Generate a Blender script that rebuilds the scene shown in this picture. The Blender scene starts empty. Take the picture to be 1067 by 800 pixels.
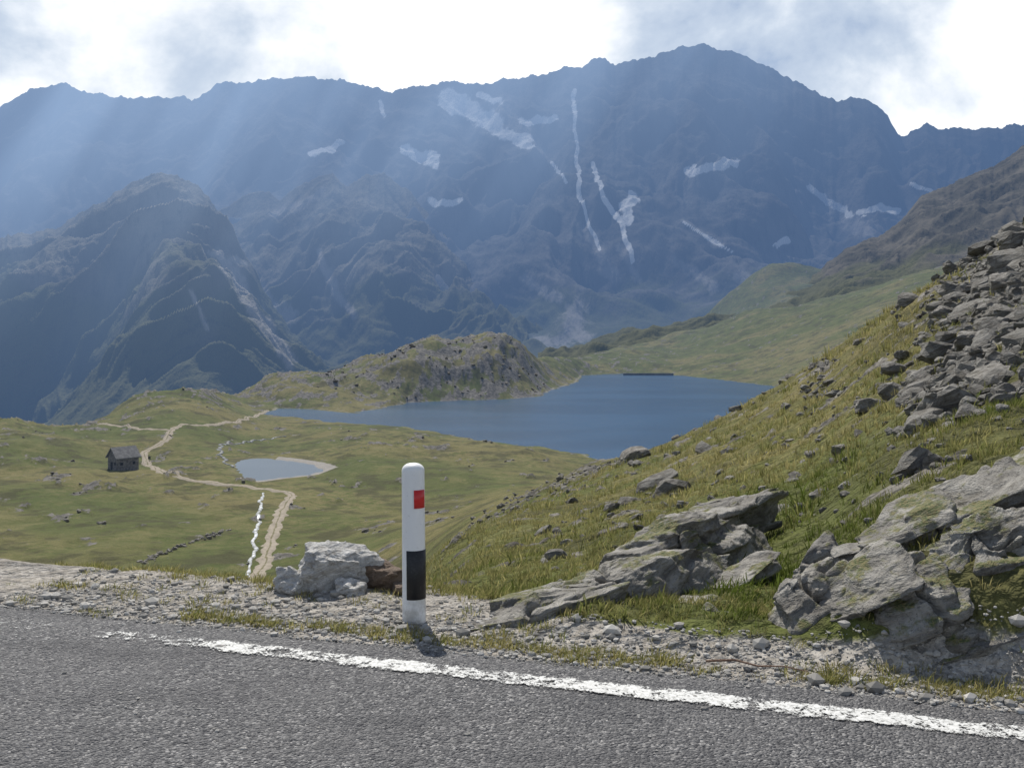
import bpy, bmesh, math, numpy as np
from mathutils import Vector, Matrix
rng=np.random.default_rng(7)
SC=bpy.context.scene
SC.view_settings.view_transform='Standard'; SC.view_settings.look='None'; SC.view_settings.exposure=0
CH=1.9; F=1047.0
# ------------------------------------------------------------ noise
_p=np.random.default_rng(3).permutation(256); PERM=np.concatenate([_p,_p,_p])
ANG=np.random.default_rng(5).random(256)*2*np.pi; GX=np.cos(ANG); GY=np.sin(ANG)
VAL=np.random.default_rng(6).random(256)*2-1
def perlin(x,y,seed=0):
    x=np.asarray(x,float)+seed*17.31; y=np.asarray(y,float)+seed*9.77
    xi=np.floor(x).astype(np.int64); yi=np.floor(y).astype(np.int64); fx=x-xi; fy=y-yi
    xi&=255; yi&=255
    u=fx*fx*fx*(fx*(fx*6-15)+10); v=fy*fy*fy*(fy*(fy*6-15)+10)
    def g(ix,iy,dx,dy):
        h=PERM[PERM[ix]+iy]; return GX[h]*dx+GY[h]*dy
    x1=(xi+1)&255; y1=(yi+1)&255
    a=g(xi,yi,fx,fy); b=g(x1,yi,fx-1,fy); c=g(xi,y1,fx,fy-1); d=g(x1,y1,fx-1,fy-1)
    return 1.5*((a+(b-a)*u)+((c+(d-c)*u)-(a+(b-a)*u))*v)
def fbm(x,y,o=4,seed=0,g=.5):
    s=0;a=1;
    for i in range(o):
        s=s+a*perlin(x*2**i,y*2**i,seed+i*3); a*=g
    return s
def ridged(x,y,o=4,seed=0,g=.5):
    s=0;a=1
    for i in range(o):
        s=s+a*(1-2*np.abs(perlin(x*2**i,y*2**i,seed+i*3))); a*=g
    return s/2
def vn3(p,seed=0):
    p=p+seed*13.7; i=np.floor(p).astype(np.int64); f=p-i; f=f*f*(3-2*f)
    def h(a,b,c): return VAL[PERM[PERM[PERM[(i[:,0]+a)&255]+((i[:,1]+b)&255)]+((i[:,2]+c)&255)]]
    r=0
    for a in (0,1):
        for b in (0,1):
            for c in (0,1):
                r=r+h(a,b,c)*(f[:,0] if a else 1-f[:,0])*(f[:,1] if b else 1-f[:,1])*(f[:,2] if c else 1-f[:,2])
    return r
def fb3(p,o=4,seed=0,g=.5):
    s=0;a=1
    for k in range(o): s=s+a*vn3(p*2**k,seed+k); a*=g
    return s
def sm(a,b,x):
    t=np.clip((x-a)/(b-a),0,1); return t*t*(3-2*t)
# ------------------------------------------------------------ mesh helpers
def mk(name,co,faces,mat,smooth=True,cols=None,parent=None):
    co=np.asarray(co,np.float32); faces=np.asarray(faces,np.int32); k=faces.shape[1]
    me=bpy.data.meshes.new(name)
    me.vertices.add(len(co)); me.vertices.foreach_set('co',co.ravel())
    me.loops.add(faces.size); me.loops.foreach_set('vertex_index',faces.ravel())
    me.polygons.add(len(faces)); me.polygons.foreach_set('loop_start',np.arange(0,faces.size,k,dtype=np.int32))
    me.polygons.foreach_set('loop_total',np.full(len(faces),k,np.int32))
    me.polygons.foreach_set('use_smooth',np.full(len(faces),smooth,bool))
    me.update(calc_edges=True)
    if cols is not None:
        at=me.color_attributes.new('zone','FLOAT_COLOR','POINT')
        c=np.ones((len(co),4),np.float32); c[:,:3]=cols; at.data.foreach_set('color',c.ravel())
    me.materials.append(mat)
    ob=bpy.data.objects.new(name,me); SC.collection.objects.link(ob)
    if parent: ob.parent=parent
    return ob
def gridfaces(R,C):
    i=np.arange(R-1)[:,None]*C+np.arange(C-1)[None,:]; i=i.ravel()
    return np.stack([i,i+1,i+C+1,i+C],1)
# ------------------------------------------------------------ terrain control points (station readings: bearing, elevation, distance)
PV=[
(0,594,150),(-200,594,150),(130,594,150),(270,594,150),(400,565,150),
(-200,540,200),(0,540,200),(0,490,270),(0,450,340),(0,438,390),(-200,438,380),
(130,540,200),(130,495,280),(130,450,380),(130,425,460),(130,421,520),
(270,540,200),(270,500,270),(270,455,400),(270,432,520),(270,410,640),(280,392,720),
(200,413,600),
(380,540,200),(380,500,260),(380,460,350),(380,442,470),(380,415,600),(380,385,680),(380,368,720),
(470,540,190),(470,500,260),(470,470,330),(470,456,400),(470,417,630),(470,380,680),(450,356,710),(500,354,730),
(540,510,220),(540,480,310),(540,462,380),(540,415,650),(540,380,700),(540,356,740),
(590,500,260),(590,478,340),(590,398,840),(590,380,860),(590,370,900),
(620,386,980),(620,375,1080),(620,370,1300),
(700,384,1000),(700,370,1100),(700,355,1250),(700,348,1400),
(760,375,1000),(760,350,1150),(760,335,1350),
(800,375,930),(800,345,1100),(800,325,1300),
(870,370,800),(870,340,950),(870,310,1200),
(950,340,800),(950,300,1000),(950,285,1200),
(1100,300,800),(1100,260,1000),(1100,240,1200),
# near spur
(450,615,11.8),(450,590,33),(450,572,86),(450,545,160),
(490,620,10.1),(490,590,20.5),(490,560,56.6),(490,535,150),
(550,610,10.5),(550,570,21.4),(550,530,54.6),(550,522,110),(550,515,160),
(620,600,10),(620,560,17),(620,522,34),(620,486,85),
(700,600,8.5),(700,552,14),(700,505,29),(700,463,75),
(780,600,7.65),(780,560,10.5),(780,518,16.1),(780,474,27),(780,422,75),
(850,620,6.5),(850,560,8.6),(850,500,14),(850,452,22),(850,415,38),(850,378,70),
(950,600,6.0),(950,530,7.1),(950,460,11),(950,410,16),(950,360,28),(950,306,58),
(1067,600,5.6),(1067,520,6.5),(1067,425,10),(1067,350,16),(1067,290,28),(1067,240,55)]
PZ=[
(-200,-70,480),(0,-70,480),(0,-180,700),(-200,-180,700),(130,-80,620),(130,-200,900),(-200,-260,1100),(0,-260,1100),(270,-100,880),(270,-230,1150),
(380,-40,800),(380,-120,1000),(380,-240,1350),(470,-16,800),(470,-80,1000),(470,-220,1400),(540,-26,860),(540,-70,1100),(540,-200,1500),
(590,-40,1100),(590,-180,1600),(620,-140,1800),(700,-60,1700),(760,-20,1700),(800,0,1700),(870,30,1700),(950,60,1700),(1100,120,1700),
(620,-46,400),(620,-48,600),(620,-46,850),(700,-45,400),(700,-48,600),(700,-46,850),(780,-43,400),(780,-47,600),(780,-46,800),
(450,-47,520),(870,-42,650),(950,-38,550),(1100,-20,500),(1300,0,500),(1300,80,800),(1300,180,1200),(1300,200,1700),
(1067,5,90),(1067,-7,150),(1067,-28,300),(900,-1,95),(900,-14,150),(900,-36,300),(780,-12,120),(780,-24,180),(780,-40,290),
(700,-17,115),(700,-30,170),(700,-42,290),(620,-21,125),(620,-34,190),(620,-42,300),
(1200,.8,7),(1200,2.3,15),(1200,5.5,30),(1200,12,60),(1200,13,100),(1200,0,200),(1400,.8,8),(1400,7,30),(1400,17,60),(1400,18,150),
(400,-2.2,12),(400,-7,25),(400,-17,60),(400,-25,100)]
for u in (-400,-200,0,130,270): PZ+=[(u,-3,12),(u,-9,25),(u,-21,60),(u,-29.5,100)]
for u in (-400,-200,0,130,270,400,500,600,700,800): PZ.append((u,0,7.0))
for u in (-600,): PZ+=[(u,-35,200),(u,-35,350),(u,-100,600),(u,-260,1100)]
for u in (-500,0,400,800,1300): PZ.append((u,-250 if u<800 else 150,2300))
pts=[]
for u,v,y in PV: pts.append(((u-533)/F*y,y,CH+(340-v)/F*y))
for u,z,y in PZ: pts.append(((u-533)/F*y,y,z))
pts=np.array(pts); AS=5.0
PY=pts[:,1]+3; pa=pts[:,0]/PY*AS; pb=np.log(PY); pq=pts[:,2]/PY
def kern(r2): return .5*r2*np.log(r2+1e-9)
N=len(pts); K=kern((pa[:,None]-pa)**2+(pb[:,None]-pb)**2)+np.eye(N)*2e-3
P=np.stack([np.ones(N),pa,pb],1)
A=np.block([[K,P],[P.T,np.zeros((3,3))]]); W=np.linalg.solve(A,np.concatenate([pq,np.zeros(3)]))
ga=np.linspace(-1.5,1.5,601); gb=np.linspace(1.5,math.log(2500),640)
G=np.zeros((len(gb),len(ga)))
for i,b in enumerate(gb):
    r2=(ga[:,None]*AS-pa)**2+(b-pb)**2
    G[i]=kern(r2)@W[:N]+W[N]+W[N+1]*ga*AS+W[N+2]*b
def base(x,y):
    Y=np.maximum(y+3,4.6); a=np.clip(x/Y,-1.49,1.49); b=np.clip(np.log(Y),1.5,gb[-1]-1e-6)
    i=(b-gb[0])/(gb[1]-gb[0]); j=(a-ga[0])/(ga[1]-ga[0])
    i0=np.clip(np.floor(i).astype(int),0,len(gb)-2); j0=np.clip(np.floor(j).astype(int),0,len(ga)-2)
    fi=i-i0; fj=j-j0
    return Y*((G[i0,j0]*(1-fj)+G[i0,j0+1]*fj)*(1-fi)+(G[i0+1,j0]*(1-fj)+G[i0+1,j0+1]*fj)*fi)
def on_level(lst,z):
    return np.array([((u-533)/F*y,y) for u,v in lst for y in [(CH-z)*F/(v-340)]])
LZ=-45.0
LAKE=on_level([(279,433),(288,425),(330,426),(370,430),(430,419),(480,417),(525,416),(560,413),(577,405),(598,399),(606,391),(650,389),(700,390.5),(745,395),(795,401),(850,408),(900,440),(800,462),(700,482),(655,480),(627,481),(600,472),(560,466),(500,459),(450,450),(400,443),(340,440)],LZ)
PZL=-39.8
POND=on_level([(243,484),(252,479),(270,477),(300,480),(325,484),(338,490),(320,495),(290,498),(262,502),(250,495)],PZL)
def sdist(x,y,poly):
    d=np.full(x.shape,1e9); ins=np.zeros(x.shape,bool); n=len(poly)
    for i in range(n):
        ax,ay=poly[i]; bx,by=poly[(i+1)%n]
        ex,ey=bx-ax,by-ay; t=np.clip(((x-ax)*ex+(y-ay)*ey)/(ex*ex+ey*ey),0,1)
        d=np.minimum(d,np.hypot(x-ax-t*ex,y-ay-t*ey))
        c=((ay>y)!=(by>y))&(x<(bx-ax)*(y-ay)/(by-ay+1e-12)+ax); ins^=c
    return np.where(ins,-d,d)
def basin(z,x,y,poly,lev,Wd,dep):
    lo=poly.min(0)-Wd-5; hi=poly.max(0)+Wd+5
    m=(x>lo[0])&(x<hi[0])&(y>lo[1])&(y<hi[1])
    if not m.any(): return z
    xs,ys=x[m],y[m]; sd=sdist(xs,ys,poly)+Wd*.12*fbm(xs/(Wd*.35),ys/(Wd*.35),4,41)
    w=np.clip(sd/Wd,0,1)**.8
    out=lev+.05+np.clip(sd,0,3)*.12*(Wd/30)+w*(np.maximum(z[m],lev+.4)-lev-.05)
    r=np.where(sd>0,np.where(sd<Wd,out,z[m]),lev-np.minimum(dep,-sd*.2)-.02)
    z=z.copy(); z[m]=r; return z
NX,NY=.297,.955
ZB=[(470,690,115,.17,1.0),(300,660,90,.18,.72),(180,520,70,.15,.5),(60,420,90,.12,.45),(620,1000,60,.15,.45),(560,720,60,.15,.7),
    (1050,30,80,.65,1.1),(1000,14,60,.35,.65),(530,70,60,.35,.75),(620,60,40,.3,.55),(850,45,30,.4,.35),(110,250,50,.1,.35),(400,150,60,.1,.15),(420,350,60,.15,.25),(30,300,50,.15,.3)]
def rockz(x,y):
    yy=np.maximum(y,1.); u=533+F*x/yy; ly=np.log(yy)
    b=np.zeros(x.shape)
    for (uc,yc,su,sl,am) in ZB: b=b+am*np.exp(-((u-uc)/su)**2-((ly-math.log(yc))/sl)**2)
    b=np.minimum(b,1.1)
    near=1-sm(50,110,yy)
    n=near*fbm(x/1.6,y/1.6,4,11)+(1-near)*fbm(x/11,y/14,6,12,.62)
    n2=near*fbm(x/.35,y/.35,2,19)
    return sm(.1,.55,.85*n+.25*n2+b*.75-.27-.07*(1-near)),b
def kblend(x,y):
    s=NX*x+NY*y; m=sm(-.7,.6,x)
    s0=6.55*(1-m)+5.80*m; wd=1.1*(1-m)+.50*m
    return sm(0,1,(s+.10*fbm(x/.8,y/.8,3,23)-s0)/wd),s
def H(x,y):
    x=np.atleast_1d(np.asarray(x,float)); y=np.atleast_1d(np.asarray(y,float))
    z=base(x,y); yy=np.maximum(y,.5)
    rk,b=rockz(x,y)
    z=z+ .10*(1-sm(60,140,yy))*fbm(x/1.7,y/1.7,3,1)*sm(6,12,yy)+.035*(1-sm(30,60,yy))*fbm(x/.35,y/.35,3,2)
    z=z+ sm(15,60,yy)*.35*fbm(x/9,y/9,4,3)+sm(120,300,yy)*1.8*fbm(x/55,y/55,4,4)+sm(900,1300,yy)*10*fbm(x/150,y/150,5,7)
    z=z+ sm(100,250,yy)*(rk*.5+b*1.3)*3.0*(ridged(x/26,y/26,6,5,.6)-.1)
    z=z+ (1-sm(80,160,yy))*sm(10,25,yy)*rk*.25*ridged(x/2.2,y/2.2,3,6)
    z=basin(z,x,y,LAKE,LZ,34,6)
    z=basin(z,x,y,POND,PZL,9,1)
    k,s=kblend(x,y)
    flat=.018*fbm(x/.5,y/.5,3,8)*sm(5.5,6.0,s)-.03*(1-sm(5.3,5.55,s))-.0
    return flat*(1-k)+z*k
SY=np.exp(np.linspace(math.log(40),math.log(1400),2500))
def sight(u,v,lo=40,hi=1400):
    y=SY[(SY>=lo)&(SY<=hi)]; x=(u-533)/F*y; h=H(x,y); ray=CH-(v-340)/F*y
    i=np.where(h>=ray)[0]; i=i[0] if len(i) else int(np.argmin(np.abs(h-ray)))
    return x[i],y[i],h[i]
# ------------------------------------------------------------ materials
def newmat(name):
    m=bpy.data.materials.new(name); m.use_nodes=True; nt=m.node_tree; nt.nodes.clear(); return m,nt
class B:
    def __init__(s,nt): s.nt=nt
    def n(s,t,ins={},**kw):
        nd=s.nt.nodes.new(t)
        for k,v in kw.items(): setattr(nd,k,v)
        for k,v in ins.items():
            if isinstance(v,bpy.types.NodeSocket): s.nt.links.new(v,nd.inputs[k])
            else: nd.inputs[k].default_value=v
        return nd
    def math(s,op,a,b=0.0,c=0.0,clamp=False):
        return s.n('ShaderNodeMath',{0:a,1:b,2:c},operation=op,use_clamp=clamp).outputs[0]
    def noise(s,vec,scale,detail=4,rough=.55,dist=0,out=0):
        return s.n('ShaderNodeTexNoise',{'Vector':vec,'Scale':scale,'Detail':detail,'Roughness':rough,'Distortion':dist}).outputs[out]
    def mix(s,f,a,b,bt='MIX'):
        nd=s.nt.nodes.new('ShaderNodeMix'); nd.data_type='RGBA'; nd.blend_type=bt
        for k,v in ((0,f),(6,a),(7,b)):
            if isinstance(v,bpy.types.NodeSocket): s.nt.links.new(v,nd.inputs[k])
            else: nd.inputs[k].default_value=(v if k==0 else (*v,1))
        return nd.outputs[2]
    def rng(s,v,a,b,c=0.,d=1.):
        return s.n('ShaderNodeMapRange',{0:v,1:a,2:b,3:c,4:d},interpolation_type='SMOOTHSTEP').outputs[0]
    def pos(s): return s.n('ShaderNodeNewGeometry').outputs['Position']
    def mapv(s,v,sc=(1,1,1),rot=(0,0,0)):
        return s.n('ShaderNodeMapping',{'Vector':v,'Scale':sc,'Rotation':rot}).outputs[0]
    def bump(s,h,st=1.,d=.05,nrm=None):
        i={'Height':h,'Strength':st,'Distance':d}
        if nrm: i['Normal']=nrm
        return s.n('ShaderNodeBump',i).outputs[0]
    def pr(s,col,rough=.9,nrm=None,spec=.3,**k):
        i={'Base Color':col if isinstance(col,bpy.types.NodeSocket) else (*col,1),'Roughness':rough,'Specular IOR Level':spec}
        if nrm is not None: i['Normal']=nrm
        i.update(k); return s.n('ShaderNodeBsdfPrincipled',i).outputs[0]
    def out(s,sh): s.n('ShaderNodeOutputMaterial',{'Surface':sh})
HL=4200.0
def painted_haze(b,sh,L=HL,painted_shafts=False):
    """aerial perspective: emissive airlight painted into the surface, growing with distance from the road (world position only)"""
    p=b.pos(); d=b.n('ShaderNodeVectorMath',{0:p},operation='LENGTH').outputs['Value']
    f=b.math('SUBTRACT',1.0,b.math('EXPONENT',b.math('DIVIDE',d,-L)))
    if painted_shafts:  # sunbeam stripes and a glow rising to the left, painted into the airlight colour
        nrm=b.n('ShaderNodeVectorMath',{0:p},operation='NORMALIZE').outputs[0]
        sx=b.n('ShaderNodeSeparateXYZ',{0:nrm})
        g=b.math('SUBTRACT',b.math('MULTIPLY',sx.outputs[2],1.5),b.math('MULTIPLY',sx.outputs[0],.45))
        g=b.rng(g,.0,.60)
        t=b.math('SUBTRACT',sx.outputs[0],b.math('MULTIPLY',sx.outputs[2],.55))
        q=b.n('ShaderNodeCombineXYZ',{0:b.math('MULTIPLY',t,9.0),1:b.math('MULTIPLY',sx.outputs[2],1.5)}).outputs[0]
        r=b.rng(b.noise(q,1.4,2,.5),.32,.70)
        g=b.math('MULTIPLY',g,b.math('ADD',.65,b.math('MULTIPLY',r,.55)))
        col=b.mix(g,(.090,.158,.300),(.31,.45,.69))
    em=b.n('ShaderNodeEmission',{'Color':col if painted_shafts else (.095,.165,.305,1),'Strength':1.0}).outputs[0]
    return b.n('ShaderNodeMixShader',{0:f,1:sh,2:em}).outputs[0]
# ground
MG,nt=newmat('alpine_ground'); b=B(nt); p=b.pos()
z=b.n('ShaderNodeSeparateColor',{0:b.n('ShaderNodeAttribute',attribute_name='zone').outputs['Color']})
rk,dt,lu=z.outputs[0],z.outputs[1],z.outputs[2]
n1=b.noise(p,.035,3,.6); n2=b.noise(p,.5,5,.72); n3=b.noise(p,5,4,.7); n5=b.noise(p,.10,5,.68)
g1=b.mix(b.rng(n1,.38,.62),(.165,.148,.052),(.110,.128,.034))
g1=b.mix(b.rng(n2,.40,.62),g1,(.215,.185,.080))
g1=b.mix(b.math('MULTIPLY',lu,.72),g1,(.080,.108,.024))
g1=b.mix(b.rng(n5,.48,.62,0,.75),g1,(.065,.060,.026))
g1=b.mix(b.rng(n5,.46,.34,0,.45),g1,(.24,.21,.090))
g1=b.mix(b.rng(n3,.38,.72,0,.75),g1,(.050,.050,.022))
rc=b.mix(b.rng(n2,.38,.66),(.085,.078,.068),(.235,.22,.195))
rc=b.mix(b.rng(n3,.46,.7,0,.8),rc,(.05,.046,.04))
gv=b.n('ShaderNodeTexVoronoi',{'Vector':p,'Scale':38.0})
gvs=b.n('ShaderNodeSeparateColor',{0:gv.outputs['Color']}).outputs[0]
dc=b.mix(gvs,(.22,.205,.185),(.42,.395,.36))
dc=b.mix(b.rng(n3,.4,.7,0,.5),dc,(.19,.165,.13))
nn=b.math('ADD',b.math('MULTIPLY',b.math('SUBTRACT',n3,.5),.9),b.math('MULTIPLY',b.math('SUBTRACT',n2,.5),2.0))
edge=b.math('ADD',rk,nn)
col=b.mix(b.rng(edge,.30,.70),g1,rc)
ed=b.math('ADD',dt,b.math('MULTIPLY',b.math('SUBTRACT',n3,.5),.8))
col=b.mix(b.rng(ed,.4,.6),col,dc)
nr=b.bump(b.math('ADD',b.math('MULTIPLY',n3,.2),n2),1.0,.65)
b.out(painted_haze(b,b.pr(col,.95,nr,.12)))
# mountains
def mtmat(name,c1,c2,green,L=HL,sc=1.0,sh=True):
    m,nt=newmat(name); b=B(nt); p=b.pos()
    z=b.n('ShaderNodeSeparateColor',{0:b.n('ShaderNodeAttribute',attribute_name='zone').outputs['Color']})
    sn,scr,gr=z.outputs[0],z.outputs[1],z.outputs[2]
    q=b.mapv(p,(1,.35,.35))
    a=b.noise(q,.012*sc,5,.66); c=b.noise(q,.05*sc,4,.7); d=b.noise(p,.004*sc,4,.6)
    col=b.mix(b.rng(a,.35,.65),c1,c2)
    col=b.mix(b.rng(c,.5,.75,0,.8),col,tuple(x*.4 for x in c1))
    gm=b.math('ADD',gr,b.math('MULTIPLY',b.math('SUBTRACT',d,.5),1.6))
    col=b.mix(b.rng(gm,.35,.75,0,.9),col,green)
    col=b.mix(b.rng(c,.55,.75,0,.5),col,(.04,.04,.03))
    sm_=b.math('ADD',scr,b.math('MULTIPLY',b.math('SUBTRACT',c,.5),1.2))
    col=b.mix(b.rng(sm_,.4,.9,0,.85),col,(.36,.34,.32))
    col=b.mix(b.rng(b.math('ADD',sn,b.math('MULTIPLY',b.math('SUBTRACT',c,.5),.9)),.36,.66),col,(.90,.91,.93))
    nr=b.bump(b.math('ADD',a,b.math('MULTIPLY',c,.35)),.9,24/sc)
    b.out(painted_haze(b,b.pr(col,.95,nr,.1),L,sh)); return m
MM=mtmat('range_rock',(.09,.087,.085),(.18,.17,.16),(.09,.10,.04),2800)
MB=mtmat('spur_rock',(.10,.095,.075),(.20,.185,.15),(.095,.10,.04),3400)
MC=mtmat('shoulder_rock',(.055,.050,.036),(.12,.105,.08),(.085,.085,.03),6000,2.0,False)
# ------------------------------------------------------------ ground fan
ac=np.concatenate([-.54-np.geomspace(.004,.86,60)[::-1],np.linspace(-.54,.54,900),.54+np.geomspace(.004,.86,60)])
Yr=np.exp(np.concatenate([np.arange(0,math.log(8.0),.04),np.arange(math.log(8.0),math.log(45),.0038),np.arange(math.log(45),math.log(2300),.0062)]))
X=(ac[None,:]*Yr[:,None]).ravel(); Yv=np.repeat(Yr-3,len(ac))
Z=H(X,Yv)
rk,_=rockz(X,Yv); k,s=kblend(X,Yv)
yy=np.maximum(Yv,1); U=533+F*X/yy
dirt=(1-k)*sm(-.35,.05,7.0-s+.3*fbm(X/.5,Yv/.5,3,31)+.0)
dirt=np.maximum(dirt,.8*(1-sm(.0,.35,np.abs(fbm(X/3,Yv/3,3,91))))*np.exp(-((U-640)/60)**2)*(yy<14)*(yy>7))
sdl=sdist(X,Yv,LAKE); dirt=np.maximum(dirt,.50*(1-sm(.5,3,np.abs(sdl))))
sdp=sdist(X,Yv,POND); pondsh=(1-sm(1.,4.5,np.abs(sdp-1)))*np.where(X>-74,1.0,.4); dirt=np.maximum(dirt,pondsh)
lush=sm(-.1,.6,fbm(X/70,Yv/70,3,35)+.25*np.exp(-((U-120)/160)**2)*(yy>120)+.5*np.exp(-((U-790)/110)**2)*(yy<16)+.55*sm(850,1100,yy))
rk=rk*k
ground=mk('ground',np.stack([X,Yv,Z],1),gridfaces(len(Yr),len(ac)),MG,True,np.stack([rk,dirt,lush],1))
gb_=np.array([(-70,-70,-.09),(70,-70,-.09),(70,2,-.09),(-70,2,-.09)])
mk('ground_behind_road',gb_,[[0,1,2,3]],MG,False,np.zeros((4,3)))
# ------------------------------------------------------------ water
def water(name,poly,z,rip,deep,ro):
    m,nt=newmat(name+'_water'); b=B(nt); p=b.pos()
    n=b.noise(b.mapv(p,(1,.6,1)),rip,3,.6)
    w=b.rng(b.noise(b.mapv(p,(.4,1,1)),.02,3,.6),.4,.65)
    nr=b.bump(n,.6,.25)
    b.out(painted_haze(b,b.pr(b.mix(w,deep,tuple(x*1.35 for x in deep)),ro,nr,.5,IOR=1.33)))
    me=bpy.data.meshes.new(name); bm=bmesh.new(); c=poly.mean(0)
    vs=[bm.verts.new((x+(x-c[0])*.03,y+(y-c[1])*.03,z)) for x,y in poly]
    bm.faces.new(vs); bmesh.ops.triangulate(bm,faces=bm.faces[:]); bm.to_mesh(me); me.materials.append(m)
    o=bpy.data.objects.new(name,me); SC.collection.objects.link(o)
water('lake',LAKE,LZ,1.2,(.026,.062,.110),.20); water('pond',POND,PZL,2.5,(.09,.12,.15),.3)
# ------------------------------------------------------------ mountains
def seg(U,V,pl,w):
    d=np.full(U.shape,1e9)
    for i in range(len(pl)-1):
        ax,ay=pl[i]; bx,by=pl[i+1]; ex,ey=bx-ax,by-ay
        t=np.clip(((U-ax)*ex+(V-ay)*ey)/(ex*ex+ey*ey+1e-9),0,1)
        d=np.minimum(d,np.hypot(U-ax-t*ex,V-ay-t*ey))
    return np.clip(1.25-d/w*.75,0,1)
def mountain(name,mat,ridge,yr,foot,yf,C,R,seed,wl,amp,pw=1.2,jag=3,snow=[],scree=[],gz=(0,300),jw=40,lean=0,per=.46):
    ridge=np.array(ridge,float); foot=np.array(foot,float)
    u=np.linspace(ridge[0,0],ridge[-1,0],C); t=(u-533)/F
    vr=np.interp(u,ridge[:,0],ridge[:,1])-jag*(ridged(u/jw,u*0+seed,5,seed,.6)-.2)
    vf=np.interp(u,foot[:,0],foot[:,1])
    zr=CH+(340-vr)/F*yr; zf=CH+(340-vf)/F*yf
    w=np.concatenate([np.linspace(0,1,R),1+np.linspace(.01,.5,24)])[:,None]
    y=yf+(yr-yf)*w; x=t[None,:]*y; y=np.broadcast_to(y,x.shape); w=np.broadcast_to(w,x.shape)
    wc=np.minimum(w,1)
    z=zf+(zr-zf)*(.35*wc+.65*wc**pw)-np.maximum(w-1,0)*(yr-yf)*.8
    win=np.minimum(1,wc*5)*(1-wc**6)
    xw=x+lean*(y-yf)+wl*.55*fbm(x/wl/1.6,y/wl/1.6,3,seed+5); yw=y+wl*.3*fbm(x/wl,y/wl,2,seed+8)
    rb=ridged(xw/wl,yw/(wl*3.2),6,seed,per)
    z=z+amp*(rb-.45)*win+amp*.30*fbm(x/wl*1.5,y/wl*1.5,4,seed+9,.42)*win
    Uu=533+F*x/y; Vv=340-F*(z-CH)/y
    dw=5*fbm(x/120,y/120,4,seed+20); dw2=5*fbm(x/120,y/120,4,seed+24)
    sn=np.zeros(x.shape); sc=np.zeros(x.shape)
    for pl,wd in snow: sn=np.maximum(sn,seg(Uu+dw*min(1,wd/4),Vv+dw2*min(1,wd/4),pl,wd*1.1))
    for pl,wd in scree: sc=np.maximum(sc,seg(Uu+dw,Vv+dw2,pl,wd)*.8)
    gr=1-sm(gz[0],gz[1],z)
    return mk(name,np.stack([x,y,z],-1).reshape(-1,3),gridfaces(*x.shape),mat,True,np.stack([sn,sc,gr],-1).reshape(-1,3))
mountain('mountain_range',MM,
 [(-350,170),(-150,135),(0,112),(30,98),(65,90),(85,97),(115,103),(160,104),(200,104),(225,88),(260,85),(300,83),(345,84),(380,92),(400,98),(430,92),(460,88),(500,90),(530,84),(560,82),(590,72),(600,75),(615,66),(630,64),(640,71),(655,65),(680,62),(700,55),(712,50),(735,50),(760,54),(785,66),(810,78),(840,94),(870,104),(905,107),(920,115),(935,140),(945,141),(965,131),(985,136),(1010,137),(1040,134),(1067,132),(1150,120),(1350,90)],5600,
 [(-350,520),(0,480),(250,440),(450,390),(560,366),(640,358),(800,340),(1350,330)],2900,1100,330,51,560,290,1.55,7,
 snow=[([(468,103),(480,112),(500,122),(515,128)],10),([(515,132),(535,145),(550,150)],5),([(545,128),(575,123)],4),([(422,156),(437,162),(452,168)],6),([(322,160),(345,157),(354,150)],3),([(448,208),(475,212)],4),
  ([(598,95),(600,150),(603,200),(612,235),(624,260)],1.8),([(618,172),(628,205),(645,228),(650,245),(660,272)],2.3),([(652,212),(658,205),(652,230)],5),([(718,178),(740,174),(765,170)],4.5),([(846,196),(862,212),(885,224)],3.8),([(895,222),(915,212),(935,222)],3.2),([(575,170),(590,190)],1.6),([(808,254),(820,250)],3),([(500,98),(520,105)],3.5),([(712,232),(740,250),(762,262)],1.2),([(400,120),(396,105)],2),([(950,190),(975,200)],2)],
 scree=[([(590,350),(600,325)],18),([(560,358),(610,350)],12),([(700,270),(745,300)],8),([(650,260),(665,290)],7),([(520,110),(560,160)],14),([(610,240),(640,290)],9),([(860,215),(900,240)],14),([(545,290),(580,310)],8),([(712,232),(740,250),(762,262)],3),([(770,285),(800,300)],8)],
 gz=(-100,330),jw=38,lean=.1,per=.42)
mountain('mountain_spur_behind',MB,
 [(150,330),(200,262),(228,222),(245,212),(262,203),(275,202),(290,208),(310,196),(330,188),(345,184),(362,196),(378,186),(400,180),(425,200),(450,228),(480,262),(520,300),(560,335),(620,362)],4300,
 [(150,460),(300,420),(450,385),(620,368)],2600,560,260,77,420,200,1.3,6,
 snow=[([(300,187),(318,184)],1.5)],scree=[([(285,225),(310,215),(335,200)],7),([(262,300),(300,330)],12),([(330,260),(350,300),(370,330)],6)],gz=(-150,420),jw=30,lean=-.25)
mountain('mountain_spur',MB,
 [(-350,300),(-150,262),(0,250),(30,246),(60,240),(90,222),(110,212),(130,196),(150,188),(168,180),(185,186),(205,195),(222,210),(234,228),(250,262),(275,305),(300,345),(335,385),(400,420)],3100,
 [(-350,500),(0,470),(150,450),(400,425)],1700,640,280,90,430,215,1.25,7,
 scree=[([(225,262),(245,290),(262,320),(285,350)],9),([(214,262),(250,275)],5),([(200,300),(215,340)],4),([(285,350),(300,375)],9)],gz=(-100,380),jw=26,lean=-.3,per=.52)
mountain('mountain_shoulder',MC,
 [(560,372),(600,362),(640,350),(700,339),(760,331),(795,320),(820,303),(850,284),(880,262),(915,246),(935,234),(960,206),(985,196),(1010,184),(1035,176),(1052,163),(1067,152),(1150,110),(1350,60)],2300,
 [(560,385),(700,362),(800,350),(900,320),(1067,270),(1350,200)],1450,520,220,33,150,48,1.1,4,
 scree=[],gz=(20,200),jw=24,lean=.5)
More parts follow.
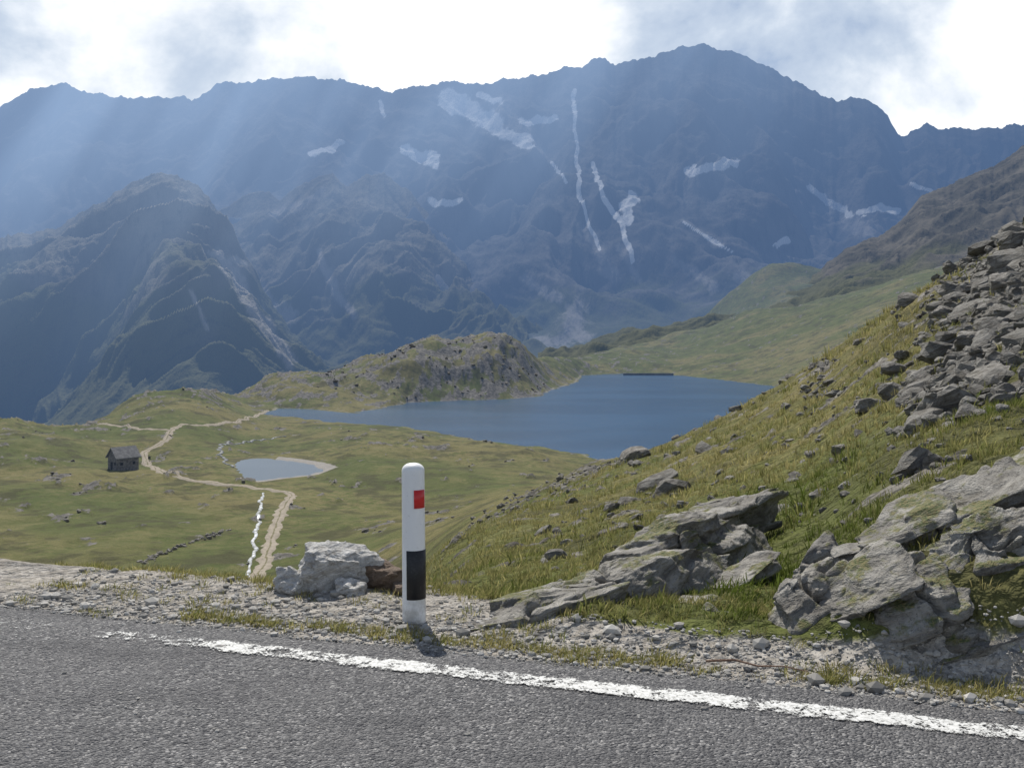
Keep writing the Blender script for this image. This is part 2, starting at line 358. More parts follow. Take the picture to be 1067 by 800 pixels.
# ------------------------------------------------------------ road
DX,DY=.955,-.297
MR,nt=newmat('asphalt'); b=B(nt); p=b.pos()
v=b.n('ShaderNodeTexVoronoi',{'Vector':p,'Scale':75.0}); v2=b.n('ShaderNodeTexVoronoi',{'Vector':p,'Scale':30.0})
w_=b.noise(p,1.1,4,.65)
sep=b.n('ShaderNodeSeparateColor',{0:v.outputs['Color']})
c=b.mix(b.rng(sep.outputs[0],.2,1.0),(.045,.045,.05),(.155,.152,.152))
c=b.mix(b.rng(sep.outputs[1],.84,.95,0,.8),c,(.36,.35,.34))
c=b.mix(b.rng(w_,.4,.7,0,.5),c,(.10,.098,.10))
c=b.mix(b.rng(b.noise(b.mapv(p,(1,3,1),(0,0,.3)),.9,4,.6),.48,.72,0,.5),c,(.035,.035,.04))
hh=b.math('SUBTRACT',b.math('MULTIPLY',v.outputs['Distance'],-1.0),b.math('MULTIPLY',v2.outputs['Distance'],.6))
b.out(b.pr(c,.7,b.bump(hh,1.0,.014),.4))
EDG=5.50
la=np.concatenate([-np.geomspace(8,45,40)[::-1],np.linspace(-7.9,7.9,800),np.geomspace(8,45,40)])
sa=np.concatenate([np.linspace(-1.4,2.5,20),np.linspace(2.6,EDG,110)])
LA,SA=np.meshgrid(la,sa); jit=(.07*fbm(la*1.4,la*0,4,61)+.025*fbm(la*9,la*0,3,62))
SA=SA+np.where(SA>5.25,(SA-5.25)/.25,0)*jit[None,:]
x=NX*SA+DX*LA; y=NY*SA+DY*LA
edgef=np.clip((SA-5.32)/.2,0,1)
def roadz(x,y): return .016+.006*fbm(x/.6,y/.6,3,63)
z=roadz(x,y)+.0035*fbm(x/.05,y/.05,2,64)-.014*edgef**2
z[-1]-=.03
mk('road',np.stack([x,y,z],-1).reshape(-1,3),gridfaces(*x.shape),MR,True)
# edge line
ML,nt=newmat('worn_road_paint'); b=B(nt); p=b.pos()
n=b.noise(p,16,5,.78); n_=b.noise(p,2.2,3,.6); sx=b.n('ShaderNodeSeparateXYZ',{0:p}).outputs[0]
fade=b.rng(sx,-2.8,-1.4,.17,0)
z_=b.n('ShaderNodeSeparateColor',{0:b.n('ShaderNodeAttribute',attribute_name='zone').outputs['Color']}).outputs[0]
val=b.math('SUBTRACT',b.math('ADD',n,b.math('MULTIPLY',b.math('SUBTRACT',n_,.5),.45)),fade)
vv=b.n('ShaderNodeTexVoronoi',{'Vector':p,'Scale':75.0})
val=b.math('SUBTRACT',val,b.math('MULTIPLY',vv.outputs['Distance'],.20)); val=b.math('SUBTRACT',val,b.math('MULTIPLY',z_,.28))
al=b.rng(val,.30,.41,0,.94)
pc=b.mix(b.rng(b.noise(p,40,4,.7),.4,.7),(.72,.72,.70),(.40,.40,.38))
sh=b.pr(pc,.7,b.bump(n,.5,.006),.3)
b.out(b.n('ShaderNodeMixShader',{0:al,1:b.n('ShaderNodeBsdfTransparent').outputs[0],2:sh}).outputs[0])
sa=np.linspace(5.03,5.235,12); la2=np.linspace(-12,12,900); LA,SA=np.meshgrid(la2,sa)
x=NX*SA+DX*LA; y=NY*SA+DY*LA; z=roadz(x,y)+.0085
e=np.clip(np.abs(SA-5.1325)/.1025,0,1)**5
mk('edge_line_marking',np.stack([x,y,z],-1).reshape(-1,3),gridfaces(*x.shape),ML,True,np.stack([e,e,e],-1).reshape(-1,3))
# ------------------------------------------------------------ rocks
ICO={}
def ico(n):
    if n not in ICO:
        bm=bmesh.new(); bmesh.ops.create_icosphere(bm,subdivisions=n,radius=1); bm.verts.ensure_lookup_table()
        ICO[n]=(np.array([v.co[:] for v in bm.verts]),np.array([[v.index for v in f.verts] for f in bm.faces])); bm.free()
    return ICO[n]
def rockshape(n,seed,npl=16,jit=.02,boxy=True):
    r=np.random.default_rng(seed); V,Fc=ico(n)
    nn=r.normal(size=(npl,3)); nn/=np.linalg.norm(nn,axis=1)[:,None]; d=r.uniform(.62,1,npl)
    if boxy:
        ax=np.vstack([np.eye(3),-np.eye(3)])+r.normal(size=(6,3))*.15; ax/=np.linalg.norm(ax,axis=1)[:,None]
        nn=np.vstack([nn,ax]); d=np.concatenate([d,r.uniform(.6,.8,6)])
    dot=V@nn.T; rr=np.where(dot>1e-3,d/np.maximum(dot,1e-3),9).min(1)
    P_=V*rr[:,None]
    if jit: P_=P_*(1+jit*fb3(P_*3,4,seed)[:,None])
    return P_,Fc
def rockmat(name,c1,c2,c3,sc=1.,moss=0.):
    m,nt=newmat(name); b=B(nt); p=b.pos()
    q=b.mapv(b.mapv(p,(1,1,1),(0,math.radians(24),math.radians(15))),(1,1,5))
    a=b.noise(q,2.2*sc,6,.7,.4); c=b.noise(p,6*sc,5,.7); d=b.noise(p,45*sc,2,.7)
    col=b.mix(b.rng(a,.35,.65),c1,c2); col=b.mix(b.rng(c,.50,.70,0,.85),col,c3)
    col=b.mix(b.rng(d,.55,.72,0,.6),col,tuple(x*.4 for x in c1))
    if moss:
        nz=b.n('ShaderNodeSeparateXYZ',{0:b.n('ShaderNodeNewGeometry').outputs['Normal']}).outputs[2]
        mm=b.math('ADD',b.noise(p,1.8,4,.65),b.math('MULTIPLY',b.math('SUBTRACT',c,.5),.6))
        mf=b.math('MULTIPLY',b.rng(mm,.50,.60),b.rng(nz,.35,.75)); mf=b.math('MULTIPLY',mf,moss)
        col=b.mix(mf,col,b.mix(b.rng(d,.4,.6),(.075,.095,.025),(.17,.15,.06)))
    nr=b.bump(b.math('ADD',b.math('ADD',a,b.math('MULTIPLY',c,.4)),b.math('MULTIPLY',d,.08)),1.0,.10/sc)
    b.out(b.pr(col,.85,nr,.3)); return m
MK=rockmat('gneiss_rock',(.14,.13,.115),(.33,.315,.285),(.095,.083,.06),1.,.9)
MKb=rockmat('slope_boulder_rock',(.12,.11,.095),(.28,.265,.24),(.085,.075,.055))
MKs=rockmat('scree_rock',(.10,.092,.08),(.23,.22,.20),(.075,.065,.05))
MK2=rockmat('pale_boulder_rock',(.36,.35,.33),(.60,.59,.57),(.22,.20,.17),2.2)
MKd=rockmat('brown_boulder_rock',(.12,.085,.06),(.19,.14,.105),(.09,.07,.055),2.2)
def rot(ax,ay,az):
    return np.array(Matrix.Rotation(az,3,'Z')@Matrix.Rotation(ay,3,'Y')@Matrix.Rotation(ax,3,'X'))
def slab(c,size,r3,seed,n=6,stp=.07,bd=.10):
    P_,Fc=rockshape(n,seed,9,.0)
    P_=P_*np.array(size)
    cz=P_[:,2]/stp+.9*fb3(P_*1.3,3,seed)
    st=np.floor(cz); fr=cz-st; h_=VAL[(st.astype(int)*37+seed)%256]
    h2=VAL[((st.astype(int)+1)*37+seed)%256]; hb=h_+(h2-h_)*sm(.7,1,fr)
    side=P_.copy(); side[:,2]=0; ln=np.linalg.norm(side,axis=1)[:,None]+1e-6
    nz=fb3(P_*2.0,6,seed+3,.55)
    cr=1-np.abs(fb3(P_*np.array([1.8,1.8,.8]),3,seed+9)); cr=-sm(.88,1.0,cr)
    P_=P_+side/ln*(hb[:,None]*bd)
    P_=P_+(P_/np.linalg.norm(P_,axis=1)[:,None])*(.10*nz[:,None]+.08*cr[:,None])
    R_=rot(*[math.radians(a) for a in r3])
    return P_@R_.T+np.array(c),Fc
def join(parts):
    vs=[];fs=[];o=0
    for v,f in parts: vs.append(v); fs.append(f+o); o+=len(v)
    return np.vstack(vs),np.vstack(fs)
v,f=join([slab((2.28,6.02,.14),(.50,.40,.38),(12,-26,-14),1,7),slab((2.90,6.05,.38),(.62,.42,.42),(8,-22,-16),2,7),
 slab((1.90,6.25,.08),(.34,.35,.30),(0,-40,10),3),slab((2.72,5.66,.02),(.62,.24,.28),(14,-20,-17),4),slab((2.50,6.5,.44),(.55,.35,.22),(4,-20,5),5),
 slab((3.55,6.1,.58),(.6,.55,.50),(0,-18,0),6),slab((3.05,6.6,.66),(.55,.38,.24),(6,-24,-10),7),slab((2.08,5.90,-.04),(.30,.20,.18),(0,-35,-20),8),
 slab((2.05,6.75,.18),(.42,.28,.22),(0,-30,0),9),slab((3.25,5.62,.12),(.42,.24,.28),(10,-14,-18),10),slab((3.7,6.9,.80),(.6,.4,.25),(0,-20,0),31)])
mk('rock_outcrop',v,f,MK,True)
v,f=join([slab((.80,7.25,-.10),(1.35,.50,.34),(-20,-4,46),11,7,.09,.05),slab((.22,6.66,-.12),(.60,.34,.22),(-14,-8,34),12,6,.09,.05),slab((1.45,8.3,-.04),(1.2,.50,.38),(-18,-4,50),13,7,.09,.05),
 slab((1.10,6.80,-.08),(.36,.2,.15),(-5,-12,40),14),slab((-.02,6.50,-.10),(.25,.16,.13),(0,0,20),15),slab((1.30,6.38,-.02),(.16,.10,.15),(0,-40,50),16),
 slab((2.1,9.8,-.05),(.9,.45,.34),(-14,-4,52),17),slab((.95,6.38,-.08),(.22,.16,.12),(0,-10,30),18),slab((1.75,7.5,.0),(.28,.2,.14),(0,-20,20),19)])
mk('rock_outcrop',v,f,MK,True)
def rocko(name,c,size,r3,seed,mat,n=5,jit=.09):
    P_,Fc=rockshape(n,seed,14,jit); P_=P_*np.array(size); P_=P_@rot(*[math.radians(a) for a in r3]).T+np.array(c)
    return mk(name,P_,Fc,mat,False)
rocko('pale_boulder',(-1.28,7.38,.10),(.40,.28,.23),(10,14,10),21,MK2,6,.15)
rocko('pale_boulder',(-1.54,7.28,.02),(.22,.16,.12),(0,25,50),22,MK2,5,.13)
rocko('pale_boulder',(-1.13,7.18,.0),(.17,.13,.11),(0,20,80),24,MK2,5,.13)
rocko('brown_boulder',(-.98,7.36,.05),(.22,.17,.17),(0,5,0),23,MKd,5,.13)
rocko('brown_boulder',(-.78,7.15,.0),(.09,.09,.09),(0,5,0),27,MKd)
def scatter(name,mat,pos,size,variants,n,seed,sink=.25,flat=.65):
    r=np.random.default_rng(seed); shapes=[rockshape(n,seed*100+i,9,.0) for i in range(variants)]
    vs=[];fs=[];o=0
    for i in range(len(pos)):
        P_,Fc=shapes[r.integers(variants)]
        s=size[i]*np.array([r.uniform(.7,1.4),r.uniform(.6,1.1),r.uniform(.4,1)*flat+.1])
        R_=rot(r.uniform(-.6,.6),r.uniform(-.6,.6),r.uniform(0,6.28))
        vs.append((P_*s)@R_.T+pos[i]+np.array([0,0,s[2]*(.55-sink*1.6)])); fs.append(Fc+o); o+=len(P_)
    return mk(name,np.vstack(vs),np.vstack(fs),mat,False)
def samp(n,u0,u1,y0,y1,r):
    y=np.exp(r.uniform(math.log(y0),math.log(y1),n)); u=r.uniform(u0,u1,n); return (u-533)/F*y,y
r=np.random.default_rng(44); xs=[];ys=[];ss=[]
x,y=samp(18000,830,1250,9.5,66,r); kk,bb=rockz(x,y); keep=r.random(18000)<np.clip(bb*1.1+kk*.3-.26,0,1)*.85; x=x[keep];y=y[keep]
xs.append(x);ys.append(y);ss.append(y**.5*.020*np.exp(r.normal(0,.62,len(x))))
x,y=samp(5200,440,720,22,110,r); kk,bb=rockz(x,y); keep=r.random(5200)<np.clip(bb*.9+kk*.3-.28,0,1); x=x[keep];y=y[keep]
xs.append(x);ys.append(y);ss.append(y*.0023*np.exp(r.normal(0,.5,len(x))))
x,y=samp(420,560,1100,7.5,70,r); xs.append(x);ys.append(y);ss.append(y**.6*.016*np.exp(r.normal(0,.6,len(x))))
x,y=samp(2600,0,600,150,520,r); kk,bb=rockz(x,y); keep=kk>.2; x=x[keep];y=y[keep]; xs.append(x);ys.append(y);ss.append(.42*np.exp(r.normal(0,.5,len(x))))
x,y=samp(700,330,600,600,760,r); kk,bb=rockz(x,y); keep=kk>.3; x=x[keep];y=y[keep]; xs.append(x);ys.append(y);ss.append(.8*np.exp(r.normal(0,.5,len(x))))
xs=np.concatenate(xs);ys=np.concatenate(ys);ss=np.concatenate(ss); m=(sdist(xs,ys,LAKE)>2)&(sdist(xs,ys,POND)>2)&(NX*xs+NY*ys>6.9); xs,ys,ss=xs[m],ys[m],ss[m]
scatter('scree_rocks',MKs,np.stack([xs,ys,H(xs,ys)],1),ss,16,2,5)
for i,(u,v_,sz) in enumerate([(795,510,.10),(712,527,.12),(690,540,.09),(650,550,.10),(845,475,.12),(905,425,.28),(940,372,.22),(985,425,.28),(1030,400,.32),(820,425,.3),(660,478,.8),(875,470,.15),(785,572,.07),(1050,335,.4),(760,500,.14),(960,400,.25),(1010,360,.35),(1045,300,.5),(985,330,.35)]):
    ya=np.exp(np.linspace(math.log(7),math.log(90),900)); xa=(u-533)/F*ya; ha=H(xa,ya); ra=CH-(v_-340)/F*ya; j=np.where(ha>=ra)[0]; j=j[0] if len(j) else 500
    P_=(xa[j],ya[j],ha[j]+sz*.1); rocko('boulder',P_,(sz*1.3,sz,sz*.7),(rng.uniform(-20,20),rng.uniform(-25,10),rng.uniform(0,180)),300+i,MKb,4)
# gravel on the verge
MGv,nt=newmat('gravel_stone'); b=B(nt); oi=b.n('ShaderNodeAttribute',attribute_name='zone').outputs['Color']
b.out(b.pr(oi,.85,None,.3))
r=np.random.default_rng(9); n=18000
la_=r.uniform(-5.5,4.5,n); s_=5.42+np.abs(r.normal(0,.55,n)); s_[:900]=r.uniform(3.9,5.5,900); x=NX*s_+DX*la_; y=NY*s_+DY*la_
kk,_=kblend(x,y); keep=(kk<.75)&(np.hypot(x+.635,y-6.52)>.09); x,y,s_=x[keep],y[keep],s_[keep]; sz=np.clip(.0055*np.exp(r.normal(0,.65,len(x))),.003,.05); sz[s_<5.5]*=.7
zz=H(x,y); zz=np.where(s_<5.47,.012,zz)
V0,F0=ico(1); vs=np.empty((len(x),12,3)); cl=np.empty((len(x),12,3))
for i in range(len(x)):
    P_=V0*(1+r.uniform(-.3,.25,(12,1)))*sz[i]*np.array([1.2,1,.7]); a=r.uniform(0,6.28); c_,s2=math.cos(a),math.sin(a)
    vs[i]=np.stack([P_[:,0]*c_-P_[:,1]*s2+x[i],P_[:,0]*s2+P_[:,1]*c_+y[i],P_[:,2]+zz[i]+sz[i]*.35],1)
    cl[i]=r.uniform(.16,.46)*np.array([1,.96,.89])
fs=(F0[None]+12*np.arange(len(x))[:,None,None]).reshape(-1,3)
mk('gravel',vs.reshape(-1,3),fs,MGv,False,cl.reshape(-1,3))
# ------------------------------------------------------------ grass
MGr,nt=newmat('grass_blade'); b=B(nt); oi=b.n('ShaderNodeAttribute',attribute_name='zone').outputs['Color']
d1=b.n('ShaderNodeBsdfDiffuse',{'Color':oi}).outputs[0]; d2=b.n('ShaderNodeBsdfTranslucent',{'Color':oi}).outputs[0]
b.out(b.n('ShaderNodeMixShader',{0:.5,1:d1,2:d2}).outputs[0])
def grass(name,x,y,hgt,dry,nb,seed,spread=1.):
    r=np.random.default_rng(seed); n=len(x); z=H(x,y)
    hb=np.repeat(hgt,nb)*r.uniform(.5,1.15,n*nb); a=r.uniform(0,6.283,n*nb); rd=np.repeat(hgt,nb)*.7*spread*np.sqrt(r.random(n*nb))
    bx=np.repeat(x,nb)+rd*np.cos(a); by=np.repeat(y,nb)+rd*np.sin(a); bz=np.repeat(z,nb)-.015*np.repeat(hgt,nb)/.1
    ln=r.uniform(.2,.8,n*nb); a2=a+r.normal(0,.6,n*nb)
    tx=bx+hb*ln*np.cos(a2)+hb*.12; ty=by+hb*ln*np.sin(a2)-hb*.1; tz=bz+hb*np.sqrt(1-ln**2*.9)
    w=hb*.045; pa_=a2+1.57+r.normal(0,.8,n*nb)
    mx=bx+.5*(tx-bx)*.7; my=by+.5*(ty-by)*.7; mz=bz+.58*(tz-bz)
    co=np.empty((n*nb,5,3)); cw=np.cos(pa_)*w; sw=np.sin(pa_)*w
    co[:,0]=np.stack([bx-cw,by-sw,bz],1); co[:,1]=np.stack([bx+cw,by+sw,bz],1)
    co[:,2]=np.stack([mx+cw*.8,my+sw*.8,mz],1); co[:,3]=np.stack([mx-cw*.8,my-sw*.8,mz],1); co[:,4]=np.stack([tx,ty,tz],1)
    fi=np.array([[0,1,2],[0,2,3],[3,2,4]]); fs=(fi[None]+5*np.arange(n*nb)[:,None,None]).reshape(-1,3)
    dr=np.clip(np.repeat(dry,nb)+r.normal(0,.22,n*nb),0,1)[:,None]
    c_=(1-dr)*np.array([.110,.145,.030])+dr*np.array([.37,.325,.145]); c_=c_*r.uniform(.7,1.25,(n*nb,1))
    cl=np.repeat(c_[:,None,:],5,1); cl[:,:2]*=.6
    return mk(name,co.reshape(-1,3),fs,MGr,False,cl.reshape(-1,3))
r=np.random.default_rng(77)
x,y=samp(17000,440,1180,6.2,60,r); kk,bb=rockz(x,y); kb,s_=kblend(x,y)
keep=(kb>.35)&(r.random(17000)<np.clip(1.05-kk*1.2,0,1)*np.clip(.75+fbm(x/1.2,y/1.2,2,83),0.05,1)); x,y=x[keep],y[keep]
dry=.52+.5*fbm(x/2.5,y/2.5,3,81)+.2*sm(10,25,y)-.5*np.exp(-((533+F*x/y-790)/100)**2)*(y<14)
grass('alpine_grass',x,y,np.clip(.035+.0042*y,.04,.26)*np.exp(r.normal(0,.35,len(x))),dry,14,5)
c=[(130,617),(72,612),(30,610),(600,688),(625,692),(665,694),(865,708),(885,712),(970,718),(820,705),(400,620),(395,628),(190,600),(240,603),(330,655),(515,665),(560,655),(740,700),(1010,722),(285,606),(210,640),(90,640)]
x=[];y=[]
for u,v_ in c:
    yc=CH*F/(v_-340); xc=(u-533)/F*yc
    m=r.integers(4,11); x+=list(xc+r.normal(0,.10,m)); y+=list(yc+r.normal(0,.045,m))
n=260; la_=r.uniform(-5.5,4.5,n); s_=r.uniform(5.6,6.9,n); x=np.array(x+list(NX*s_+DX*la_)); y=np.array(y+list(NY*s_+DY*la_))
n=700; la_=r.uniform(-6,0,n); s_=6.65+np.abs(r.normal(0,.35,n)); x=np.append(x,NX*s_+DX*la_); y=np.append(y,NY*s_+DY*la_)
n=220; la_=r.uniform(-4,-.8,n); s_=5.62+.05*fbm(la_*2,la_*0,2,5)+np.abs(r.normal(0,.06,n)); x=np.append(x,NX*s_+DX*la_); y=np.append(y,NY*s_+DY*la_)
n=320; la_=r.uniform(0,3.8,n); s_=5.62+np.abs(r.normal(0,.12,n)); x=np.append(x,NX*s_+DX*la_); y=np.append(y,NY*s_+DY*la_)
m=np.hypot(x+.635,y-6.52)>.12; x,y=x[m],y[m]
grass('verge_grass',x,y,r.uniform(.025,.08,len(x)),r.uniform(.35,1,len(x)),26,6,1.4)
# ------------------------------------------------------------ tracks
MT,nt=newmat('track_dirt'); b=B(nt); p=b.pos()
z_=b.n('ShaderNodeSeparateColor',{0:b.n('ShaderNodeAttribute',attribute_name='zone').outputs['Color']})
c=b.mix(b.rng(b.noise(p,1.2,4,.7),.3,.7),(.36,.31,.25),(.24,.21,.16)); c=b.mix(b.rng(b.math('ADD',z_.outputs[0],b.math('MULTIPLY',b.noise(p,.7,4,.7),.7)),.70,.98,0,.9),c,(.13,.12,.05))
b.out(painted_haze(b,b.pr(c,.95,None,.1)))
MS,nt=newmat('stream_water'); b=B(nt); p=b.pos()
c=b.mix(b.rng(b.noise(p,.8,4,.7),.42,.58),(.60,.62,.64),(.20,.20,.17)); b.out(painted_haze(b,b.pr(c,.4,None,.5)))
MS2,nt=newmat('brook_water'); b=B(nt); p=b.pos()
c=b.mix(b.rng(b.noise(p,.5,4,.7),.50,.62),(.035,.04,.04),(.25,.26,.26)); b.out(painted_haze(b,b.pr(c,.6,None,.3)))
def ribbon(name,pl,wd,mat,seed,lift=.14,wob=0.):
    P_=np.array([sight(*q)[:2] for q in pl])
    out=[]; E=np.vstack([2*P_[0]-P_[1],P_,2*P_[-1]-P_[-2]])
    for i in range(1,len(E)-2):
        p0,p1,p2,p3=E[i-1:i+3]; n=max(4,int(np.linalg.norm(p2-p1)/1.0))
        for t in np.linspace(0,1,n,endpoint=False):
            out.append(.5*((2*p1)+(-p0+p2)*t+(2*p0-5*p1+4*p2-p3)*t*t+(-p0+3*p1-3*p2+p3)*t**3))
    C_=np.array(out); T=np.gradient(C_,axis=0); T/=np.linalg.norm(T,axis=1)[:,None]+1e-9; Nn=np.stack([-T[:,1],T[:,0]],1)
    ii=np.arange(len(C_)); C_=C_+Nn*(wob*fbm(ii/9.,ii*0.,3,seed+50))[:,None]
    k_=np.linspace(-1,1,7); ww=wd*(1+.5*fbm(ii/4.,ii*0.,4,seed))
    x=C_[:,0,None]+Nn[:,0,None]*k_*ww[:,None]/2; y=C_[:,1,None]+Nn[:,1,None]*k_*ww[:,None]/2
    z=H(x.ravel(),y.ravel()).reshape(x.shape); z=.5*z+.5*z.mean(1,keepdims=True)+lift; z[:,0]-=lift+.3; z[:,-1]-=lift+.3
    e=np.broadcast_to(np.array([.4,.25,0,.65,0,.25,.4]),x.shape); cl=np.stack([e,e,e],-1).reshape(-1,3)
    mk(name,np.stack([x,y,z],-1).reshape(-1,3),gridfaces(*x.shape),mat,True,cl)
ribbon('dirt_track',[(268,604),(276,585),(283,560),(291,535),(303,516),(286,511),(262,508),(230,505),(195,500),(168,492),(152,480),(151,471),(166,463),(175,455),(180,447),(215,443),(250,437),(268,432),(278,427)],2.9,MT,1,.14,.4)
ribbon('dirt_track',[(104,441),(130,443),(155,447),(178,449)],2.6,MT,2)
ribbon('stream',[(272,514),(270,535),(266,560),(262,585),(256,606)],.7,MS,3,.2,.8)
ribbon('stream',[(240,487),(228,470),(233,463),(262,460),(285,457),(300,455)],1.3,MS2,6,.2,1.5)
# ------------------------------------------------------------ hut
def box(name,c,s,mat,parent=None,rz=0):
    bm=bmesh.new(); bmesh.ops.create_cube(bm,size=1); bmesh.ops.scale(bm,vec=s,verts=bm.verts); bmesh.ops.bevel(bm,geom=bm.edges[:],offset=min(s)*.04,segments=1)
    me=bpy.data.meshes.new(name); bm.to_mesh(me); bm.free(); me.materials.append(mat); o=bpy.data.objects.new(name,me); o.location=c; o.rotation_euler[2]=rz
    SC.collection.objects.link(o); o.parent=parent; return o
def simple(name,c1,c2,sc,rough=.9,bd=.03):
    m,nt=newmat(name); b=B(nt); p=b.pos(); n=b.noise(p,sc,4,.7); b.out(painted_haze(b,b.pr(b.mix(b.rng(n,.35,.65),c1,c2),rough,b.bump(n,.6,bd),.3))); return m
MW=simple('hut_stone',(.10,.09,.08),(.22,.20,.18),1.6); MRf=simple('hut_roof_slate',(.15,.145,.14),(.24,.23,.22),1.0); MD=simple('dark_opening',(.02,.018,.015),(.04,.035,.03),2)
hx,hy,hz=sight(128,489)
hut=bpy.data.objects.new('stone_hut',None); SC.collection.objects.link(hut); hut.location=(hx,hy,hz); hut.rotation_euler[2]=math.radians(48)
Lh,Wh,hh_,rh=6.4,5.2,3.4,2.4
v=np.array([(-Lh/2,-Wh/2,-1),(Lh/2,-Wh/2,-1),(Lh/2,Wh/2,-1),(-Lh/2,Wh/2,-1),(-Lh/2,-Wh/2,hh_),(Lh/2,-Wh/2,hh_),(Lh/2,Wh/2,hh_),(-Lh/2,Wh/2,hh_),(-Lh/2,0,hh_+rh),(Lh/2,0,hh_+rh)])
me=bpy.data.meshes.new('walls'); me.from_pydata(v.tolist(),[],[(0,1,5,4),(1,2,6,9,5),(2,3,7,6),(3,0,4,8,7)]); me.materials.append(MW); o=bpy.data.objects.new('walls',me); SC.collection.objects.link(o); o.parent=hut
rv=[];rf=[]
for sgn in (-1,1):
    o_=len(rv); ov=.5
    e=(sgn*(Wh/2+ov),hh_-ov*rh/(Wh/2)+.05); t_=(0,hh_+rh+.05)
    for xx in (-Lh/2-ov,Lh/2+ov):
        rv+=[(xx,e[0],e[1]),(xx,t_[0],t_[1]),(xx,t_[0],t_[1]+.25),(xx,e[0],e[1]+.25)]
    rf+=[(o_,o_+1,o_+2,o_+3),(o_+4,o_+5,o_+6,o_+7),(o_,o_+4,o_+5,o_+1),(o_+3,o_+2,o_+6,o_+7),(o_,o_+3,o_+7,o_+4)]
me=bpy.data.meshes.new('roof'); me.from_pydata(rv,[],rf); me.materials.append(MRf); o=bpy.data.objects.new('roof',me); SC.collection.objects.link(o); o.parent=hut
box('door',(-Lh/2-.02,.4,1.0),(.12,1.0,2.0),MD,hut); box('window_1',(-1.8,-Wh/2-.02,1.6),(.8,.12,.8),MD,hut); box('window_2',(1.8,-Wh/2-.02,1.6),(.8,.12,.8),MD,hut)
box('window_3',(-Lh/2-.02,-1.6,1.7),(.12,.7,.8),MD,hut)
dx,dy=(675-533)/F*965,965
box('dam_wall',(dx,dy,LZ+.6),(48,2.0,2.6),simple('dam_stone',(.07,.07,.07),(.13,.125,.12),.3),None,math.radians(-4))
q=[sight(u,v_) for u,v_ in np.stack([np.linspace(148,238,80),np.interp(np.linspace(148,238,80),[148,185,238],[586,570,552])],1)]
q=np.array(q)+np.random.default_rng(3).normal(0,.4,(80,3))*np.array([1,1,.1]); scatter('dry_stone_wall',MKb,q,np.random.default_rng(4).uniform(.2,.6,80),8,2,8)
# ------------------------------------------------------------ delineator post
MWp,nt=newmat('post_white_plastic'); b=B(nt); p=b.pos(); n=b.noise(p,9,5,.7)
zs=b.n('ShaderNodeSeparateXYZ',{0:p}).outputs[2]; dirtf=b.math('MULTIPLY',b.rng(zs,.35,0,0,1),b.rng(n,.35,.65))
c=b.mix(b.math('MULTIPLY',dirtf,.7),(.80,.80,.79),(.36,.33,.28)); c=b.mix(b.rng(b.noise(p,30,4,.7),.60,.75,0,.35),c,(.45,.45,.43)); b.out(b.pr(c,.45,None,.4))
MBk,nt=newmat('post_black'); b=B(nt); b.out(b.pr(b.mix(b.rng(b.noise(b.pos(),30,4,.7),.5,.8,0,.5),(.015,.015,.017),(.07,.07,.07)),.5,None,.4))
MRd,nt=newmat('red_reflector'); b=B(nt); v_=b.n('ShaderNodeTexVoronoi',{'Vector':b.pos(),'Scale':220.0}); b.out(b.pr((.55,.02,.02),.3,b.bump(v_.outputs['Distance'],.4,.002),.5))
post=bpy.data.objects.new('delineator_post',None); SC.collection.objects.link(post); post.location=(-.635,6.52,0); post.rotation_euler=(0,math.radians(-.4),0)
R0=.075
def lathe(name,prof,mat,a0=0,a1=360,n=48,thick=0):
    full=abs(a1-a0)>=360; A_=np.radians(np.linspace(a0,a1,n+(0 if full else 1),endpoint=not full))
    vs=[];fs=[]
    for rr,zz in prof:
        for a in A_: vs.append((rr*math.sin(a),-rr*math.cos(a)*.9,zz))
    m=len(A_)
    for i in range(len(prof)-1):
        for j in range(m if full else m-1): fs.append((i*m+j,i*m+(j+1)%m,(i+1)*m+(j+1)%m,(i+1)*m+j))
    me=bpy.data.meshes.new(name); me.from_pydata(vs,[],fs); me.materials.append(mat)
    for q_ in me.polygons: q_.use_smooth=True
    o=bpy.data.objects.new(name,me); SC.collection.objects.link(o); o.parent=post; return o
lathe('body',[(R0*1.02,-.2),(R0*1.02,0),(R0,.3),(R0*.985,.93)]+[(R0*.985*math.cos(a)**.8,.965+.05*math.sin(a)) for a in np.linspace(0,1.5,9)]+[(.0005,1.015)],MWp)
lathe('black_band',[(R0*.97,.14),(R0+.003,.142),(R0+.003,.456),(R0*.97,.458)],MBk,-32,150)
lathe('reflector',[(R0*.9,.728),(R0+.006,.73),(R0+.006,.845),(R0*.9,.847)],MRd,8,68)
P_=[(( u-533)/F*y,y,z) for u,y,z in [(735,5.62,.03),(765,5.58,.05),(790,5.52,.035),(815,5.46,.055),(842,5.42,.04)]]
cu=bpy.data.curves.new('stick','CURVE'); cu.dimensions='3D'; cu.bevel_depth=.007; sp=cu.splines.new('POLY'); sp.points.add(len(P_)-1)
for i,q_ in enumerate(P_): sp.points[i].co=(*q_,1); sp.points[i].radius=1-.15*i
cu.materials.append(simple('stick_wood',(.16,.09,.06),(.25,.17,.12),30)); SC.collection.objects.link(bpy.data.objects.new('stick',cu))
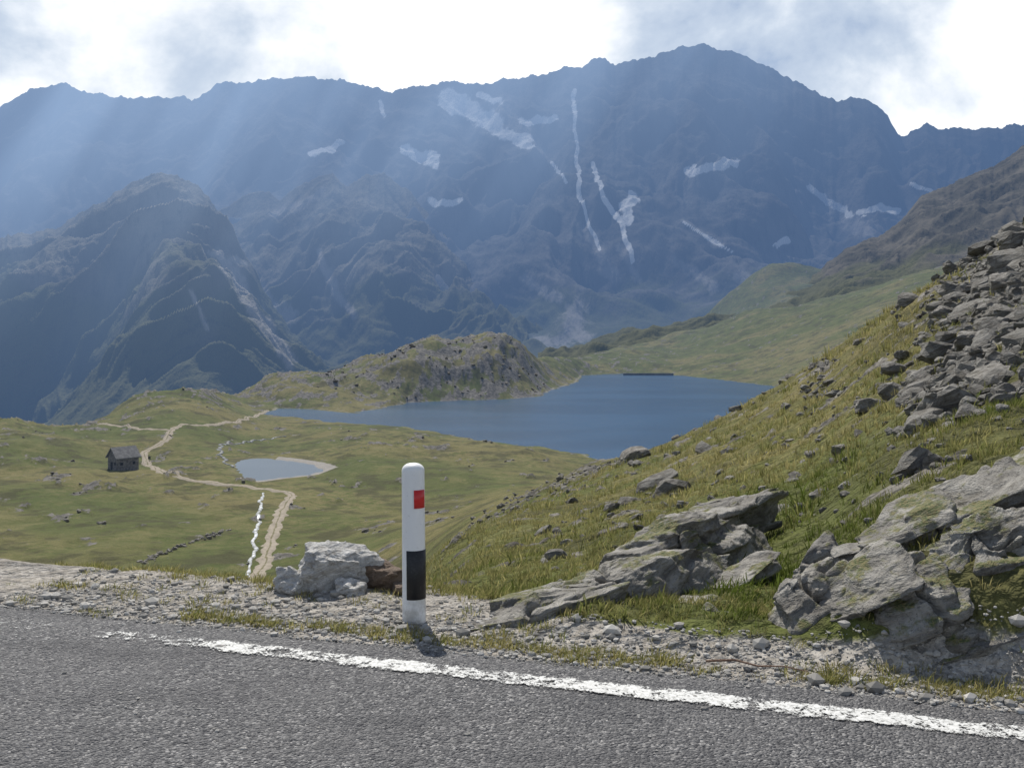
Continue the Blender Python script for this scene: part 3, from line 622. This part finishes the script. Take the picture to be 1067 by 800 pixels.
# ------------------------------------------------------------ light
SE=52; saz=math.radians(-15)
sd=Vector((math.sin(saz)*math.cos(math.radians(SE)),math.cos(saz)*math.cos(math.radians(SE)),math.sin(math.radians(SE))))
L=bpy.data.lights.new('sun','SUN'); L.energy=5.0; L.angle=math.radians(.5); L.color=(1,.95,.86); lo=bpy.data.objects.new('sun',L); SC.collection.objects.link(lo)
lo.rotation_euler=sd.to_track_quat('Z','Y').to_euler()
wd=bpy.data.worlds.new('World'); SC.world=wd; wd.use_nodes=True; nt=wd.node_tree; nt.nodes.clear(); b=B(nt)
sky=b.n('ShaderNodeTexSky',sky_type='NISHITA'); sky.sun_disc=False; sky.sun_elevation=math.radians(SE); sky.sun_rotation=saz; sky.altitude=2500
g=b.n('ShaderNodeTexCoord').outputs['Generated']
skc=b.n('ShaderNodeVectorMath',{0:sky.outputs[0],1:(.1,.1,.1)},operation='MULTIPLY').outputs[0]
q=b.mapv(g,(1,1,1.5)); n1=b.noise(q,3.6,7,.57,.2)
tot=b.math('ADD',.5,b.math('MULTIPLY',b.math('SUBTRACT',n1,.5),1.3))
def blob(u,v,rad,am):
    d=Vector(((u-533)/F,1,(340-v)/F)).normalized()
    dt=b.n('ShaderNodeVectorMath',{0:g,1:tuple(d)},operation='DOT_PRODUCT').outputs['Value']
    return b.rng(dt,math.cos(math.radians(rad)),1.0,0,am)
for a in [(280,10,20,.16),(20,85,8,.12),(470,20,8,.12),(1020,105,7,.17),(880,5,5,.11),(1050,5,4,.06),(740,50,13,-.04),(950,45,5,-.05)]: tot=b.math('ADD',tot,blob(*a))
cc=b.mix(b.rng(tot,.32,.60),(.36,.47,.66),(.68,.77,.89)); cc=b.mix(b.rng(tot,.50,.74),cc,(1.18,1.19,1.2))
cov=b.rng(tot,.32,.46,.25,.97)
zz_=b.n('ShaderNodeSeparateXYZ',{0:g}).outputs[2]
cov=b.math('MULTIPLY',cov,b.rng(zz_,.36,.70,1.0,.12))
fin=b.mix(cov,skc,cc)
b.n('ShaderNodeOutputWorld',{'Surface':b.n('ShaderNodeBackground',{'Color':fin,'Strength':1.0}).outputs[0]})
# ------------------------------------------------------------ camera
cam=bpy.data.cameras.new('camera'); cam.sensor_width=36; cam.lens=36*F/1067; cam.shift_y=-60/1067; cam.clip_start=.1; cam.clip_end=20000
co=bpy.data.objects.new('camera',cam); SC.collection.objects.link(co); co.location=(0,0,CH); co.rotation_euler=(math.radians(90),0,0); SC.camera=co
